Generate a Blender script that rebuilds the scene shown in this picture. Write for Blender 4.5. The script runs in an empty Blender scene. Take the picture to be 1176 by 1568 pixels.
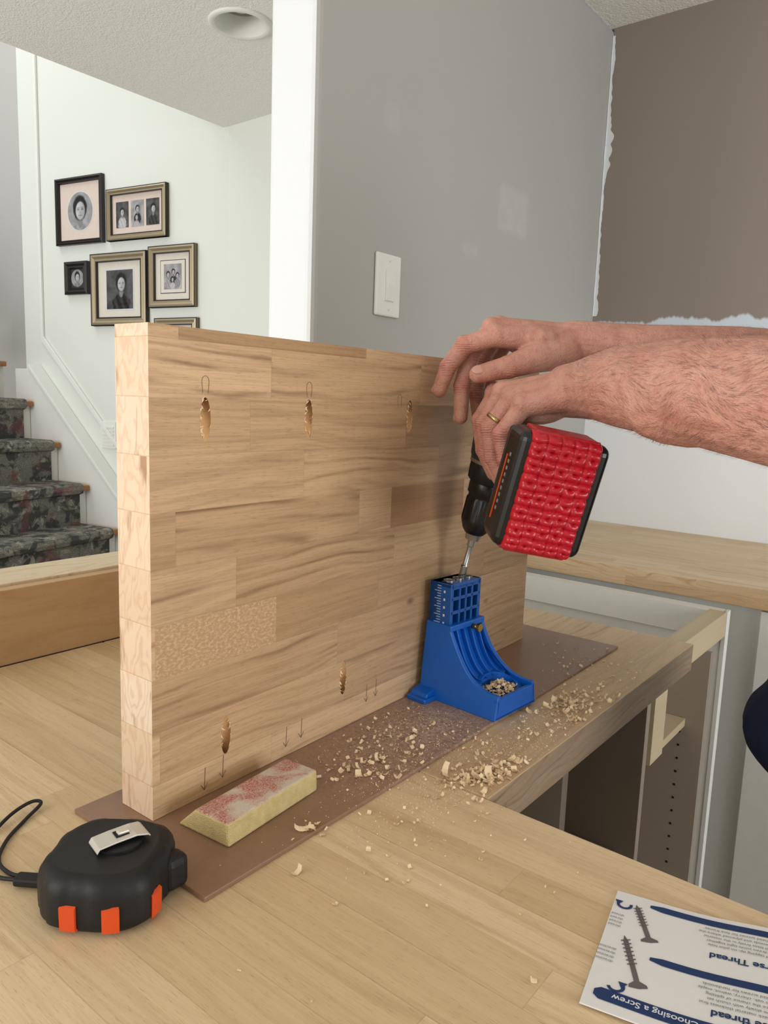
import bpy, bmesh, math, random
from mathutils import Vector, Matrix, noise
random.seed(11)
S=bpy.context.scene
COL=S.collection
def lin(c):
    out=[]
    for v in c:
        v=v/255.0
        out.append(v/12.92 if v<=0.04045 else ((v+0.055)/1.055)**2.4)
    return (out[0],out[1],out[2],1.0)
# ------------------------------------------------------------------ nodes
class G:
    def __init__(s,name,rough=.5,color=(128,128,128),spec=.5,metal=0):
        s.m=bpy.data.materials.new(name); s.m.use_nodes=True
        s.nt=s.m.node_tree; s.b=s.nt.nodes['Principled BSDF']
        s.b.inputs['Base Color'].default_value=lin(color)
        s.b.inputs['Roughness'].default_value=rough
        s.b.inputs['Specular IOR Level'].default_value=spec
        s.b.inputs['Metallic'].default_value=metal
        s.m.diffuse_color=lin(color)
    def n(s,t,**k):
        x=s.nt.nodes.new(t)
        for a,b in k.items(): setattr(x,a,b)
        return x
    def put(s,sock,v):
        if isinstance(v,bpy.types.NodeSocket): s.nt.links.new(v,sock)
        elif isinstance(v,tuple) and len(v)==3 and sock.type=='RGBA': sock.default_value=lin(v)
        else: sock.default_value=v
    def math(s,op,a,b=None,clamp=False):
        x=s.n('ShaderNodeMath',operation=op); x.use_clamp=clamp
        s.put(x.inputs[0],a)
        if b is not None: s.put(x.inputs[1],b)
        return x.outputs[0]
    def coord(s):
        t=s.n('ShaderNodeTexCoord'); return t.outputs['Object']
    def sep(s,v):
        x=s.n('ShaderNodeSeparateXYZ'); s.put(x.inputs[0],v); return x.outputs
    def comb(s,a,b,c=0.0):
        x=s.n('ShaderNodeCombineXYZ')
        for i,v in enumerate((a,b,c)): s.put(x.inputs[i],v)
        return x.outputs[0]
    def noise(s,vec,scale=1,detail=2,rough=.5,dist=0,col=False):
        x=s.n('ShaderNodeTexNoise'); s.put(x.inputs['Vector'],vec)
        x.inputs['Scale'].default_value=scale; x.inputs['Detail'].default_value=detail
        x.inputs['Roughness'].default_value=rough; x.inputs['Distortion'].default_value=dist
        return x.outputs[1 if col else 0]
    def vor(s,vec,scale=1,out='Distance',feature='F1'):
        x=s.n('ShaderNodeTexVoronoi',feature=feature); s.put(x.inputs['Vector'],vec)
        x.inputs['Scale'].default_value=scale
        return x.outputs[out]
    def step(s,f,a,b):
        x=s.n('ShaderNodeMapRange'); s.put(x.inputs[0],f)
        x.inputs[1].default_value=a; x.inputs[2].default_value=b
        return x.outputs[0]
    def mix(s,f,a,b,mode='MIX'):
        x=s.n('ShaderNodeMixRGB',blend_type=mode); s.put(x.inputs[0],f); s.put(x.inputs[1],a); s.put(x.inputs[2],b)
        return x.outputs[0]
    def base(s,c): s.put(s.b.inputs['Base Color'],c)
    def bump(s,h,strength=.3,dist=.001):
        x=s.n('ShaderNodeBump'); x.inputs['Strength'].default_value=strength; x.inputs['Distance'].default_value=dist
        s.put(x.inputs['Height'],h); s.nt.links.new(x.outputs[0],s.b.inputs['Normal'])

def plain(name,color,rough=.5,spec=.5,metal=0,bump=None):
    g=G(name,rough,color,spec,metal)
    c=g.coord()
    n=g.noise(c,40,3)
    g.base(g.mix(g.math('MULTIPLY',n,.18),color,tuple(int(v*.75) for v in color)))
    if bump: g.bump(g.noise(c,bump[0],3),bump[1],bump[2])
    return g.m

def wood(name,ua,va,W,L,light,dark,ringc,seed=0.0,rough=.45,ringf=420,bump=.15,jl=.16,ga=1.0,warp=62.0,nf=1.0):
    g=G(name,rough,light,.35)
    o=g.sep(g.coord()); u=o[ua]; v=o[va]
    row=g.math('FLOOR',g.math('ADD',g.math('DIVIDE',v,W),seed))
    wn=g.n('ShaderNodeTexWhiteNoise',noise_dimensions='1D'); g.put(wn.inputs['W'],row)
    uu=g.math('ADD',g.math('DIVIDE',u,L),g.math('MULTIPLY',wn.outputs[0],5.0))
    col=g.math('FLOOR',uu)
    w2=g.n('ShaderNodeTexWhiteNoise',noise_dimensions='3D'); g.put(w2.inputs['Vector'],g.comb(row,col,seed+.5))
    cid=g.sep(w2.outputs['Color']); idv=w2.outputs['Value']
    n0=g.noise(g.comb(g.math('ADD',g.math('MULTIPLY',u,3.2*nf),g.math('MULTIPLY',cid[0],31)),
                      g.math('MULTIPLY',v,10.0),g.math('MULTIPLY',cid[1],19)),1,2.5,.5)
    ph=g.math('ADD',g.math('ADD',g.math('MULTIPLY',v,float(ringf)),g.math('MULTIPLY',n0,float(warp))),g.math('MULTIPLY',cid[2],20))
    ring=g.math('ADD',g.math('MULTIPLY',g.math('SINE',ph),.5),.5)
    ring=g.math('POWER',ring,6.0)
    brk=g.step(g.noise(g.comb(g.math('MULTIPLY',u,9.0),g.math('MULTIPLY',v,60.0),cid[2]),1,2,.5),.35,.65)
    amp=g.math('MULTIPLY',g.math('MULTIPLY',ring,brk),g.math('ADD',g.math('MULTIPLY',g.math('POWER',cid[1],1.5),1.0),.15))
    fib=g.noise(g.comb(g.math('MULTIPLY',u,14.0),g.math('MULTIPLY',v,620.0),g.math('MULTIPLY',cid[0],9)),1,3,.6)
    fib2=g.noise(g.comb(g.math('MULTIPLY',u,5.0),g.math('ADD',g.math('MULTIPLY',v,110.0),g.math('MULTIPLY',n0,9.0)),g.math('MULTIPLY',cid[0],29)),1,3,.6)
    pore=g.noise(g.comb(g.math('MULTIPLY',u,90.0),g.math('MULTIPLY',v,1500.0),0.0),1,1,.5)
    c=g.mix(idv,light,dark)
    c=g.mix(g.math('MULTIPLY',g.step(fib2,.45,.78),.40*ga),c,ringc)
    c=g.mix(g.math('MULTIPLY',amp,.80*ga),c,ringc)
    c=g.mix(g.math('MULTIPLY',g.step(fib,.4,.8),.30*ga),c,ringc)
    c=g.mix(g.math('MULTIPLY',g.step(pore,.62,.72),.35*ga),c,tuple(int(x*.6) for x in ringc))
    fv=g.math('FRACT',g.math('ADD',g.math('DIVIDE',v,W),seed)); fu=g.math('FRACT',uu)
    j=g.math('MAXIMUM',g.math('LESS_THAN',fv,.0009/W),g.math('LESS_THAN',fu,.0008/L))
    c=g.mix(g.math('MULTIPLY',j,jl),c,tuple(int(x*.6) for x in ringc))
    kn=g.vor(g.comb(g.math('MULTIPLY',u,5.0),g.math('MULTIPLY',v,9.0),0.0),1)
    c=g.mix(g.math('MULTIPLY',g.step(kn,.055,.02),.6*ga),c,tuple(int(x*.55) for x in ringc))
    g.base(c)
    g.bump(g.math('ADD',g.math('MULTIPLY',fib,.6),g.math('MULTIPLY',amp,-.3)),bump,.0006)
    return g.m

def stripedge(name,va,ha,W,seed,light,dark,ringc):
    g=G(name,.6,light,.3)
    o=g.sep(g.coord()); v=o[va]; h=o[ha]
    row=g.math('FLOOR',g.math('ADD',g.math('DIVIDE',v,W),seed))
    wn=g.n('ShaderNodeTexWhiteNoise',noise_dimensions='1D'); g.put(wn.inputs['W'],row)
    cid=g.sep(wn.outputs['Color'])
    n0=g.noise(g.comb(g.math('ADD',g.math('MULTIPLY',h,34.0),g.math('MULTIPLY',cid[0],7)),g.math('MULTIPLY',v,13.0),g.math('MULTIPLY',cid[1],5)),1,3,.5)
    ph=g.math('ADD',g.math('MULTIPLY',n0,60.0),g.math('MULTIPLY',h,300.0))
    s=g.math('POWER',g.math('ADD',g.math('MULTIPLY',g.math('SINE',ph),.5),.5),3.0)
    st=g.noise(g.comb(g.math('ADD',g.math('MULTIPLY',h,70.0),g.math('MULTIPLY',cid[2],9)),g.math('MULTIPLY',v,10.0),0.0),1,3,.6)
    c=g.mix(cid[0],light,dark)
    c=g.mix(g.math('MULTIPLY',s,.30),c,ringc)
    c=g.mix(g.math('MULTIPLY',g.step(st,.58,.68),.85),c,tuple(int(x*.85) for x in ringc))
    fv=g.math('FRACT',g.math('ADD',g.math('DIVIDE',v,W),seed))
    c=g.mix(g.math('MULTIPLY',g.math('LESS_THAN',fv,.02),.45),c,ringc)
    g.base(c); g.bump(g.noise(g.coord(),900,2),.2,.0004)
    return g.m

# ------------------------------------------------------------------ geometry helpers
def link(o,parent=None):
    COL.objects.link(o)
    if parent is not None: o.parent=parent
    return o
def empty(name,loc=(0,0,0)):
    e=bpy.data.objects.new(name,None); e.empty_display_size=.05; COL.objects.link(e)
    return e
def mesh(name,verts,faces,mat=None,parent=None,smooth=False,M=None):
    me=bpy.data.meshes.new(name); me.from_pydata([tuple(v) for v in verts],[],faces); 
    bm=bmesh.new(); bm.from_mesh(me); bmesh.ops.recalc_face_normals(bm,faces=bm.faces); bm.to_mesh(me); bm.free()
    if M is not None: me.transform(M)
    if smooth:
        for p in me.polygons: p.use_smooth=True
    o=bpy.data.objects.new(name,me)
    if mat: 
        for m in (mat if isinstance(mat,(list,tuple)) else [mat]): me.materials.append(m)
    return link(o,parent)
def bev(o,w,seg=2,angle=True):
    b=o.modifiers.new('bevel','BEVEL'); b.width=w; b.segments=seg
    if angle: b.limit_method='ANGLE'; b.angle_limit=math.radians(40)
    return o
def box(name,x0,x1,y0,y1,z0,z1,mat=None,parent=None,bevel=0,seg=2,M=None,smooth=False):
    v=[(x,y,z) for x in (x0,x1) for y in (y0,y1) for z in (z0,z1)]
    f=[(0,1,3,2),(4,6,7,5),(0,4,5,1),(2,3,7,6),(0,2,6,4),(1,5,7,3)]
    o=mesh(name,v,f,mat,parent,M=M,smooth=smooth)
    if bevel: bev(o,bevel,seg)
    return o
def prism(name,poly,t0,t1,mat,parent=None,M=None,bevel=0,plane='YZ',smooth=False):
    n=len(poly); vs=[]
    for t in (t0,t1):
        for a,b in poly:
            vs.append({'YZ':(t,a,b),'XZ':(a,t,b),'XY':(a,b,t)}[plane])
    fs=[tuple(range(n)),tuple(range(2*n-1,n-1,-1))]+[(i,(i+1)%n,n+(i+1)%n,n+i) for i in range(n)]
    o=mesh(name,vs,fs,mat,parent,M=M,smooth=smooth)
    if bevel: bev(o,bevel)
    return o
def frame_of(d):
    d=d.normalized(); a=Vector((0,0,1)) if abs(d.z)<.9 else Vector((1,0,0))
    x=a.cross(d).normalized(); y=d.cross(x); return x,y
def tube_data(pts,rad,n=12,caps=True):
    pts=[Vector(p) for p in pts]; vs=[];fs=[]
    x=None
    for i,p in enumerate(pts):
        d=(pts[min(i+1,len(pts)-1)]-pts[max(i-1,0)]).normalized()
        if x is None: x,y=frame_of(d)
        else:
            x=(x-d*x.dot(d)).normalized(); y=d.cross(x)
        r=rad[i] if isinstance(rad,(list,tuple)) else rad
        for k in range(n):
            a=2*math.pi*k/n; vs.append(p+x*math.cos(a)*r+y*math.sin(a)*r)
    for i in range(len(pts)-1):
        for k in range(n):
            a=i*n+k;b=i*n+(k+1)%n; fs.append((a,b,b+n,a+n))
    if caps:
        fs.append(tuple(range(n))); fs.append(tuple(range((len(pts)-1)*n,len(pts)*n)))
    return vs,fs
def tube(name,pts,rad,mat,parent=None,n=12,M=None,smooth=True):
    v,f=tube_data(pts,rad,n); return mesh(name,v,f,mat,parent,smooth=smooth,M=M)
def lathe(name,prof,mat,parent=None,M=None,n=28,smooth=True,ribs=None):
    vs=[];fs=[]
    for (r,z) in prof:
        for k in range(n):
            a=2*math.pi*k/n; rr=r
            if ribs and ribs[0]<=z<=ribs[1]: rr=r*(1-ribs[3]*(1 if (k%ribs[2])==0 else 0))
            vs.append((rr*math.cos(a),rr*math.sin(a),z))
    for i in range(len(prof)-1):
        for k in range(n):
            a=i*n+k;b=i*n+(k+1)%n; fs.append((a,b,b+n,a+n))
    o=mesh(name,vs,fs,mat,parent,M=M,smooth=smooth)
    e=o.modifiers.new('es','EDGE_SPLIT'); e.split_angle=math.radians(50)
    return o
def ellipsoid_data(c,r,Rm=None,n=16,m=10):
    vs=[];fs=[]
    for i in range(1,m):
        th=math.pi*i/m
        for k in range(n):
            a=2*math.pi*k/n
            v=Vector((r[0]*math.sin(th)*math.cos(a),r[1]*math.sin(th)*math.sin(a),r[2]*math.cos(th)))
            vs.append(v)
    top=len(vs); vs.append(Vector((0,0,r[2]))); vs.append(Vector((0,0,-r[2])))
    for i in range(m-2):
        for k in range(n):
            a=i*n+k;b=i*n+(k+1)%n; fs.append((a,a+n,b+n,b))
    for k in range(n):
        fs.append((top,k,(k+1)%n)); b=(m-2)*n; fs.append((top+1,b+(k+1)%n,b+k))
    if Rm is not None: vs=[Rm@v for v in vs]
    vs=[v+Vector(c) for v in vs]
    return vs,fs
def capsule_data(p,r1,q,r2,n=16,h=5):
    p=Vector(p);q=Vector(q);d=(q-p)
    L=d.length
    if L<1e-6: return ellipsoid_data(p,(r1,r1,r1))
    d.normalize();x,y=frame_of(d);vs=[];rings=[]
    for i in range(1,h+1):
        a=-math.pi/2+math.pi/2*i/h; rings.append((p+d*(r1*math.sin(a)),r1*math.cos(a)))
    for i in range(0,h):
        a=math.pi/2*i/h; rings.append((q+d*(r2*math.sin(a)),r2*math.cos(a)))
    for c,r in rings:
        for k in range(n):
            a=2*math.pi*k/n; vs.append(c+x*math.cos(a)*r+y*math.sin(a)*r)
    fs=[]
    for i in range(len(rings)-1):
        for k in range(n):
            a=i*n+k;b=i*n+(k+1)%n; fs.append((a,b,b+n,a+n))
    i0=len(vs); vs.append(p-d*r1); vs.append(q+d*r2)
    for k in range(n):
        fs.append((i0,(k+1)%n,k)); b=(len(rings)-1)*n; fs.append((i0+1,b+k,b+(k+1)%n))
    return vs,fs
def blob(name,parts,voxel,mat,parent=None,smooth=4,fac=.5,M=None):
    vs=[];fs=[]
    for pv,pf in parts:
        o=len(vs); vs+=pv; fs+=[tuple(i+o for i in f) for f in pf]
    ob=mesh(name,vs,fs,mat,parent,smooth=True,M=M)
    r=ob.modifiers.new('remesh','REMESH'); r.mode='VOXEL'; r.voxel_size=voxel; r.use_smooth_shade=True
    s=ob.modifiers.new('smooth','SMOOTH'); s.factor=fac; s.iterations=smooth
    return ob
def chain(pts,rad):
    return [capsule_data(pts[i],rad[i],pts[i+1],rad[i+1]) for i in range(len(pts)-1)]
def matsbyface(o,fn):
    for p in o.data.polygons: p.material_index=fn(p)

# hand skeletons (knuckle, middle joint, end joint, tip)
NI=[(.769,.447,1.311),(.765,.464,1.281),(.768,.460,1.247),(.768,.445,1.220)]
NM=[(.752,.428,1.312),(.744,.446,1.279),(.747,.443,1.245),(.750,.426,1.216)]
NR=[(.735,.407,1.308),(.724,.427,1.273),(.728,.424,1.242),(.732,.408,1.214)]
NP=[(.723,.386,1.300),(.709,.404,1.269),(.714,.401,1.243),(.720,.390,1.224)]
FI=[(.777,.457,1.378),(.757,.487,1.367),(.755,.507,1.342),(.754,.518,1.314)]
FM=[(.797,.474,1.388),(.782,.494,1.360),(.776,.500,1.321),(.7756,.4995,1.283)]
FR=[(.824,.481,1.393),(.817,.499,1.354),(.813,.5025,1.314),(.818,.500,1.2835)]
FP=[(.852,.478,1.390),(.845,.500,1.352),(.844,.504,1.3235),(.8486,.502,1.303)]

# ------------------------------------------------------------------ materials
def paint(name,color,bs=220,bstr=.15):
    g=G(name,.6,color,.3); c=g.coord()
    n=g.noise(c,2.5,3)
    g.base(g.mix(g.math('MULTIPLY',n,.08),color,tuple(int(v*.9) for v in color)))
    g.bump(g.noise(c,bs,3),bstr,.001); return g.m
m_white=paint('paint_white',(226,230,232))
m_hall=paint('paint_hall_white',(222,225,218))
m_trim=paint('trim_white',(228,229,224),80,.03)
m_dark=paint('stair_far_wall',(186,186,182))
g=G('paint_gray',.62,(172,171,168),.3); c=g.coord(); o3=g.sep(c)
base=g.mix(g.math('MULTIPLY',g.noise(c,2,3),.25),(174,174,170),(160,160,157))
def rectmask(g,o,ax,az,x0,x1,z0,z1,nz):
    a=g.math('MULTIPLY',g.step(o[ax],x0,x0+.015),g.step(o[ax],x1,x1-.015))
    b=g.math('MULTIPLY',g.step(o[az],z0,z0+.015),g.step(o[az],z1,z1-.015))
    return g.math('MULTIPLY',g.math('MULTIPLY',a,b),nz)
nz=g.noise(c,30,3)
for (x0,x1,z0,z1,k) in ((1.78,1.95,1.75,1.88,.45),(1.30,1.36,1.86,1.93,.25),(1.62,1.70,1.66,1.70,.3)):
    base=g.mix(g.math('MULTIPLY',rectmask(g,o3,0,2,x0,x1,z0,z1,nz),k),base,(205,205,202))
g.base(base); g.bump(g.noise(c,260,3),.12,.001); m_gray=g.m
g=G('paint_taupe',.62,(140,130,120),.3); c=g.coord(); o3=g.sep(c)
tz=g.math('ADD',o3[2],g.math('MULTIPLY',g.math('SUBTRACT',g.noise(g.comb(0.0,g.math('MULTIPLY',o3[1],7.0),0.0),1,4,.7),.5),.09))
up=g.step(tz,1.575,1.583)
bl=g.step(tz,1.535,1.54)
lo=g.mix(bl,(240,243,246),(206,216,227))
g.base(g.mix(up,lo,g.mix(g.noise(c,1.2,2),(148,137,127),(136,126,117)))); g.bump(g.noise(c,260,3),.12,.001); m_taupe=g.m
g=G('ceiling_texture',.8,(236,236,230),.2); c=g.coord()
g.base((240,240,235)); g.bump(g.math('ADD',g.noise(c,55,4,.6),g.noise(c,160,2)),.7,.005); m_ceil=g.m
# woods
m_cty=wood('butcher_block_counter_y',1,0,.044,.42,(228,204,166),(212,186,146),(178,144,104),seed=3.0,ringf=200,jl=.20,ga=.95,warp=26,nf=.8)
m_ctx=wood('butcher_block_counter_x',0,1,.047,.36,(220,196,160),(204,178,140),(170,138,102),seed=7.0,ringf=200,jl=.20,ga=.95,warp=26,nf=.8)
m_panel=wood('butcher_block_panel',0,2,.0485,.25,(224,190,150),(178,144,106),(118,84,56),seed=2.35,ringf=330,jl=.12,ga=.95,warp=30,nf=.9)
m_edge=wood('counter_edge_grain',1,2,.06,.4,(222,194,156),(208,176,136),(180,144,102),ringf=500,jl=.1)
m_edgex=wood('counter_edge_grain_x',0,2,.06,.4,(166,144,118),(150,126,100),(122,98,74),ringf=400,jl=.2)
m_lumber=wood('raw_pine',0,2,.3,1.5,(208,174,134),(200,164,124),(176,136,98),ringf=120,jl=0,ga=.6,warp=30)
m_lumberY=wood('raw_pine_top',0,1,.3,1.5,(232,216,186),(226,208,174),(202,172,130),ringf=220,jl=0)
m_end=stripedge('panel_stave_ends',2,1,.0485,2.35,(232,210,186),(220,192,162),(190,140,98))
m_rawin=plain('raw_wood_inside',(206,164,116),.85,.1,bump=(400,.5,.001))
m_ply=wood('cabinet_ply',1,2,.4,2.0,(204,188,158),(196,180,148),(176,154,122),ringf=150,bump=.05,jl=0,ga=.5)
m_cabin=plain('cabinet_interior',(168,154,138),.5)
m_cabw=plain('cabinet_white',(230,230,224),.4)
g=G('hardboard',.32,(138,106,84),.5); c=g.coord(); o3=g.sep(c)
col=g.mix(g.noise(c,60,4,.7),(156,122,98),(130,100,78))
dx=g.math('SUBTRACT',o3[0],.70); dy=g.math('SUBTRACT',o3[1],.47)
dd=g.math('SQRT',g.math('ADD',g.math('MULTIPLY',dx,dx),g.math('MULTIPLY',g.math('MULTIPLY',dy,dy),4.0)))
du=g.math('MULTIPLY',g.step(dd,.24,.02),g.step(g.noise(c,260,4,.7),.38,.60))
g.base(g.mix(g.math('MULTIPLY',du,.65),col,(210,192,176)))
g.put(g.b.inputs['Roughness'],g.math('ADD',.32,g.math('MULTIPLY',du,.4)))
g.bump(g.noise(c,500,2),.15,.0005); m_hard=g.m
m_floor=wood('floor_planks',1,0,.12,1.2,(176,158,134),(162,142,118),(130,108,86),ringf=120)
g=G('stair_carpet',.95,(90,88,78),.1); c=g.coord()
n1=g.noise(c,13,3,.6,.6); n2=g.noise(c,19,3,.6,.8)
cc=g.mix(g.step(n1,.44,.53),(80,82,80),(150,148,136))
cc=g.mix(g.step(n2,.56,.64),cc,(192,188,172))
cc=g.mix(g.math('MULTIPLY',g.step(g.noise(c,9,2,.5,.5),.60,.66),.6),cc,(156,92,98))
cc=g.mix(g.math('MULTIPLY',g.step(g.noise(c,9.3,2,.5,1.5),.62,.68),.35),cc,(96,102,90))
g.base(g.mix(g.step(g.noise(c,300,2),.3,.8),cc,(72,72,70))); g.bump(g.noise(c,500,2),.8,.004); m_carpet=g.m
m_oak=plain('oak_nosing',(170,112,64),.4)
m_blue=plain('jig_blue_plastic',(12,98,196),.34,.5,bump=(700,.08,.0003))
m_blue2=plain('jig_guide_blue',(18,88,168),.3,.5,bump=(700,.08,.0003))
m_brass=plain('brass',(196,160,84),.3,.5,1)
m_steel=plain('steel',(170,170,168),.28,.5,.9)
m_ink=plain('white_ink',(225,230,235),.5)
m_black=plain('black_rubber',(24,25,27),.5,.4,bump=(900,.25,.0004))
m_blackgloss=plain('black_plastic',(19,20,22),.3,.5)
m_teal=plain('dark_teal_plastic',(28,46,54),.35,.5)
m_orange=plain('orange_plastic',(222,78,26),.45)
m_cord=plain('black_cord',(18,18,20),.6)
g=G('red_rubber',.26,(190,24,44),.5); c=g.coord()
g.base(g.mix(g.math('MULTIPLY',g.noise(c,90,3),.7),(196,22,40),(146,14,32)))
g.bump(g.noise(c,300,2,.5),.25,.0008); m_red=g.m
def skin(name,a,b,red,joints=()):
    g=G(name,.5,a,.4); c=g.coord()
    n=g.noise(c,26,4,.6); n2=g.noise(c,85,3,.6); n3=g.noise(c,300,3,.6)
    col=g.mix(g.step(n,.3,.7),a,b)
    col=g.mix(g.math('MULTIPLY',g.step(n2,.48,.72),.5),col,red)
    col=g.mix(g.math('MULTIPLY',g.step(n3,.52,.72),.25),col,tuple(int(x*.82) for x in red))
    w=g.vor(c,520,'Distance'); h=g.math('ADD',g.math('MULTIPLY',w,.6),g.math('MULTIPLY',g.noise(c,130,5,.75),1.3))
    if joints:
        dmin=None
        for p in joints:
            x=g.n('ShaderNodeVectorMath',operation='DISTANCE'); g.put(x.inputs[0],c); x.inputs[1].default_value=p
            dmin=x.outputs['Value'] if dmin is None else g.math('MINIMUM',dmin,x.outputs['Value'])
        mk=g.step(dmin,.0165,.0105)
        zc=g.sep(c)[2]
        wr=g.math('POWER',g.math('ADD',g.math('MULTIPLY',g.math('SINE',g.math('ADD',g.math('MULTIPLY',zc,2300.0),g.math('MULTIPLY',g.noise(c,70,2),11.0))),.5),.5),3.0)
        wr=g.math('MULTIPLY',g.math('MULTIPLY',wr,mk),g.step(g.noise(c,110,2),.35,.6))
        col=g.mix(g.math('MULTIPLY',mk,.30),col,(196,112,100))
        col=g.mix(g.math('MULTIPLY',wr,.38),col,(140,82,70))
        h=g.math('SUBTRACT',h,g.math('MULTIPLY',wr,1.4))
    g.base(col)
    g.b.inputs['Subsurface Weight'].default_value=.10
    g.b.inputs['Subsurface Radius'].default_value=(.008,.003,.002)
    g.b.inputs['Subsurface Scale'].default_value=.5
    g.bump(h,.5,.0016); return g.m
JT=[]
for f in (NI,NM,NR,NP,FI,FM,FR,FP): JT+=[f[1],f[2]]
JT+=[(.772,.436,1.3425)]
m_skin=skin('skin',(208,158,140),(192,136,118),(178,110,98),JT)
m_skinf=skin('skin_face',(206,154,134),(190,132,112),(176,106,94))
m_nail=plain('fingernail',(208,158,144),.3,.5)
m_hair=plain('arm_hair_brown',(98,74,58),.6)
m_shirt=plain('navy_shirt',(22,28,48),.85,.2,bump=(600,.4,.001))
m_jeans=plain('denim',(48,62,90),.9,.2,bump=(700,.4,.001))
m_headhair=plain('brown_hair',(60,44,34),.7,bump=(300,.6,.002))
m_shoe=plain('shoe_leather',(40,34,30),.5)
m_gold=plain('gold_ring',(190,165,120),.25,.5,1)
g=G('sanding_sponge_abrasive',.9,(168,160,150),.2); c=g.coord()
col=g.mix(g.step(g.noise(c,30,4,.6,.5),.42,.58),(206,190,174),(176,84,76))
g.base(g.mix(g.step(g.noise(c,700,2),.35,.8),col,(214,204,186))); g.bump(g.noise(c,900,2),.7,.001); m_spt=g.m
g=G('sponge_foam',.9,(200,188,140),.2); c=g.coord()
g.base(g.mix(g.noise(c,120,3),(228,210,156),(194,172,112))); g.bump(g.vor(c,900),.7,.001); m_sps=g.m
g=G('shavings_wood',.8,(232,206,164),.2); c=g.coord()
g.base(g.mix(g.noise(c,120,2),(246,228,196),(222,192,150))); m_chip=g.m

# ------------------------------------------------------------------ room shell
CT=.92
floor=box('floor',-4,4.5,-4,7,-.05,0,m_floor)
ceil=box('ceiling',-4,2.62,-4,2.83,2.483,2.62,m_ceil)
v,f=tube_data([(1.735,2.03,2.40),(1.735,2.03,2.60)],.083,48)
hc=mesh('hole_cut',v,f,m_ceil)
md=ceil.modifiers.new('hole','BOOLEAN'); md.operation='DIFFERENCE'; md.object=hc; md.solver='EXACT'
bpy.context.view_layer.update()
nm=bpy.data.meshes.new_from_object(ceil.evaluated_get(bpy.context.evaluated_depsgraph_get()))
ceil.modifiers.clear(); ceil.data=nm; bpy.data.objects.remove(hc)
cl=empty('recessed_ceiling_light')
ML=Matrix.Translation((1.735,2.03,2.483))
lathe('trim_ring',[(.103,-.0003),(.103,-.004),(.099,-.008),(.090,-.009),(.083,-.006),(.080,.004),(.074,.060)],m_trim,cl,n=48,M=ML)
lathe('baffle',[(.0745,.055),(.070,.085),(.058,.095),(.055,.096)],plain('reflector_gray',(170,170,168),.35),cl,n=48,M=ML)
lathe('bulb',[(.057,.094),(.056,.075),(.046,.050),(.03,.042),(.012,.039),(.0005,.038)],plain('frosted_bulb',(226,226,220),.3),cl,n=36,M=ML)
wl=box('wall_switch_side',1.093,2.62,1.065,1.195,0,2.483,[m_gray,m_white])
matsbyface(wl,lambda p:0 if p.normal.y<-.7 else 1)
bv=bev(wl,.018,4)
wr=box('wall_right',2.43,2.55,-4,1.065,0,2.483,m_taupe)
vs=[];fs=[]
n=120
for i in range(n+1):
    z=1.60+(.86)*i/n
    w=.006+.010*abs(noise.noise(Vector((0,0,z*9))))+.004*noise.noise(Vector((5,0,z*60)))
    if 2.05<z<2.24: w+=.020*math.sin((z-2.05)/.19*math.pi)**.5*(.4+1.0*abs(noise.noise(Vector((3,0,z*22)))))
    if 1.60<z<1.8: w+=.004
    w2=.003+.006*abs(noise.noise(Vector((7,0,z*14))))
    vs+=[(2.43-.001,1.065-w,z),(2.4290,1.0640,z),(2.43-w2-.002,1.0640,z)]
for i in range(n):
    a=3*i; fs+=[(a,a+1,a+4,a+3),(a+1,a+2,a+5,a+4)]
mesh('trim_caulk_line',vs,fs,m_white)
box('wall_hall_right',2.33,2.43,1.195,2.80,0,2.483,m_hall)
ex=Vector((-.182,.983,0)).normalized(); ey=Vector((-ex.y,ex.x,0)); 
MW=Matrix(((ex.x,ey.x,0,2.33),(ex.y,ey.y,0,2.80),(0,0,1,0),(0,0,0,1)))
pw=box('wall_stair_photo',0,1.42,-.12,0,0,4.6,m_hall,M=MW)
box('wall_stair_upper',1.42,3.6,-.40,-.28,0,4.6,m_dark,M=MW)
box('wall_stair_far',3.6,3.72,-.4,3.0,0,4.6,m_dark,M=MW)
box('wall_bulkhead',.2,2.5,2.83,2.95,2.62,4.6,m_hall)
st=empty('staircase')
zz=[.60+.21*k for k in range(-2,8)]
for i,z in enumerate(zz):
    s0=.66+.21*(i-2)
    box('riser_block_%d'%i,s0+.012,s0+.225,.077,1.7,max(0,z-.21),z-.03,m_trim,st,M=MW)
    box('tread_%d'%i,s0-.022,s0+.225,.078,1.7,z-.03,z-.002,m_oak,st,.006,M=MW)
    prof=[(s0+.012,z-.215),(s0+.0,z-.215),(s0+.0,z-.05),(s0-.026,z-.040),(s0-.034,z-.020),(s0-.028,z+.002),(s0-.01,z+.010),(s0+.225,z+.010),(s0+.225,z-.004),(s0+.012,z-.004)]
    o=prism('carpet_%d'%i,prof,.125,1.65,m_carpet,st,plane='XZ'); o.data.transform(MW)
def line(s): return .60+(s-.66)
skp=[(.003,0.002),(.003,line(0)+.16),(1.30,line(1.30)+.16),(1.416,line(1.30)+.16),(1.416,.002)]
o=prism('trim_stair_skirt',skp,.001,.074,m_trim,plane='XZ',bevel=.002); o.data.transform(MW)
o=prism('trim_skirt_cap',[(.003,line(0)+.16),(.003,line(0)+.185),(1.30,line(1.30)+.185),(1.30,line(1.30)+.16)],.001,.084,m_trim,plane='XZ',bevel=.003); o.data.transform(MW)
o=prism('trim_wall_bead',[(.003,line(0)+.355),(.003,line(0)+.375),(1.26,line(1.26)+.375),(1.26,4.5),(1.28,4.5),(1.28,line(1.26)+.355)],.0005,.014,m_trim,plane='XZ',bevel=.003); o.data.transform(MW)
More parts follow.
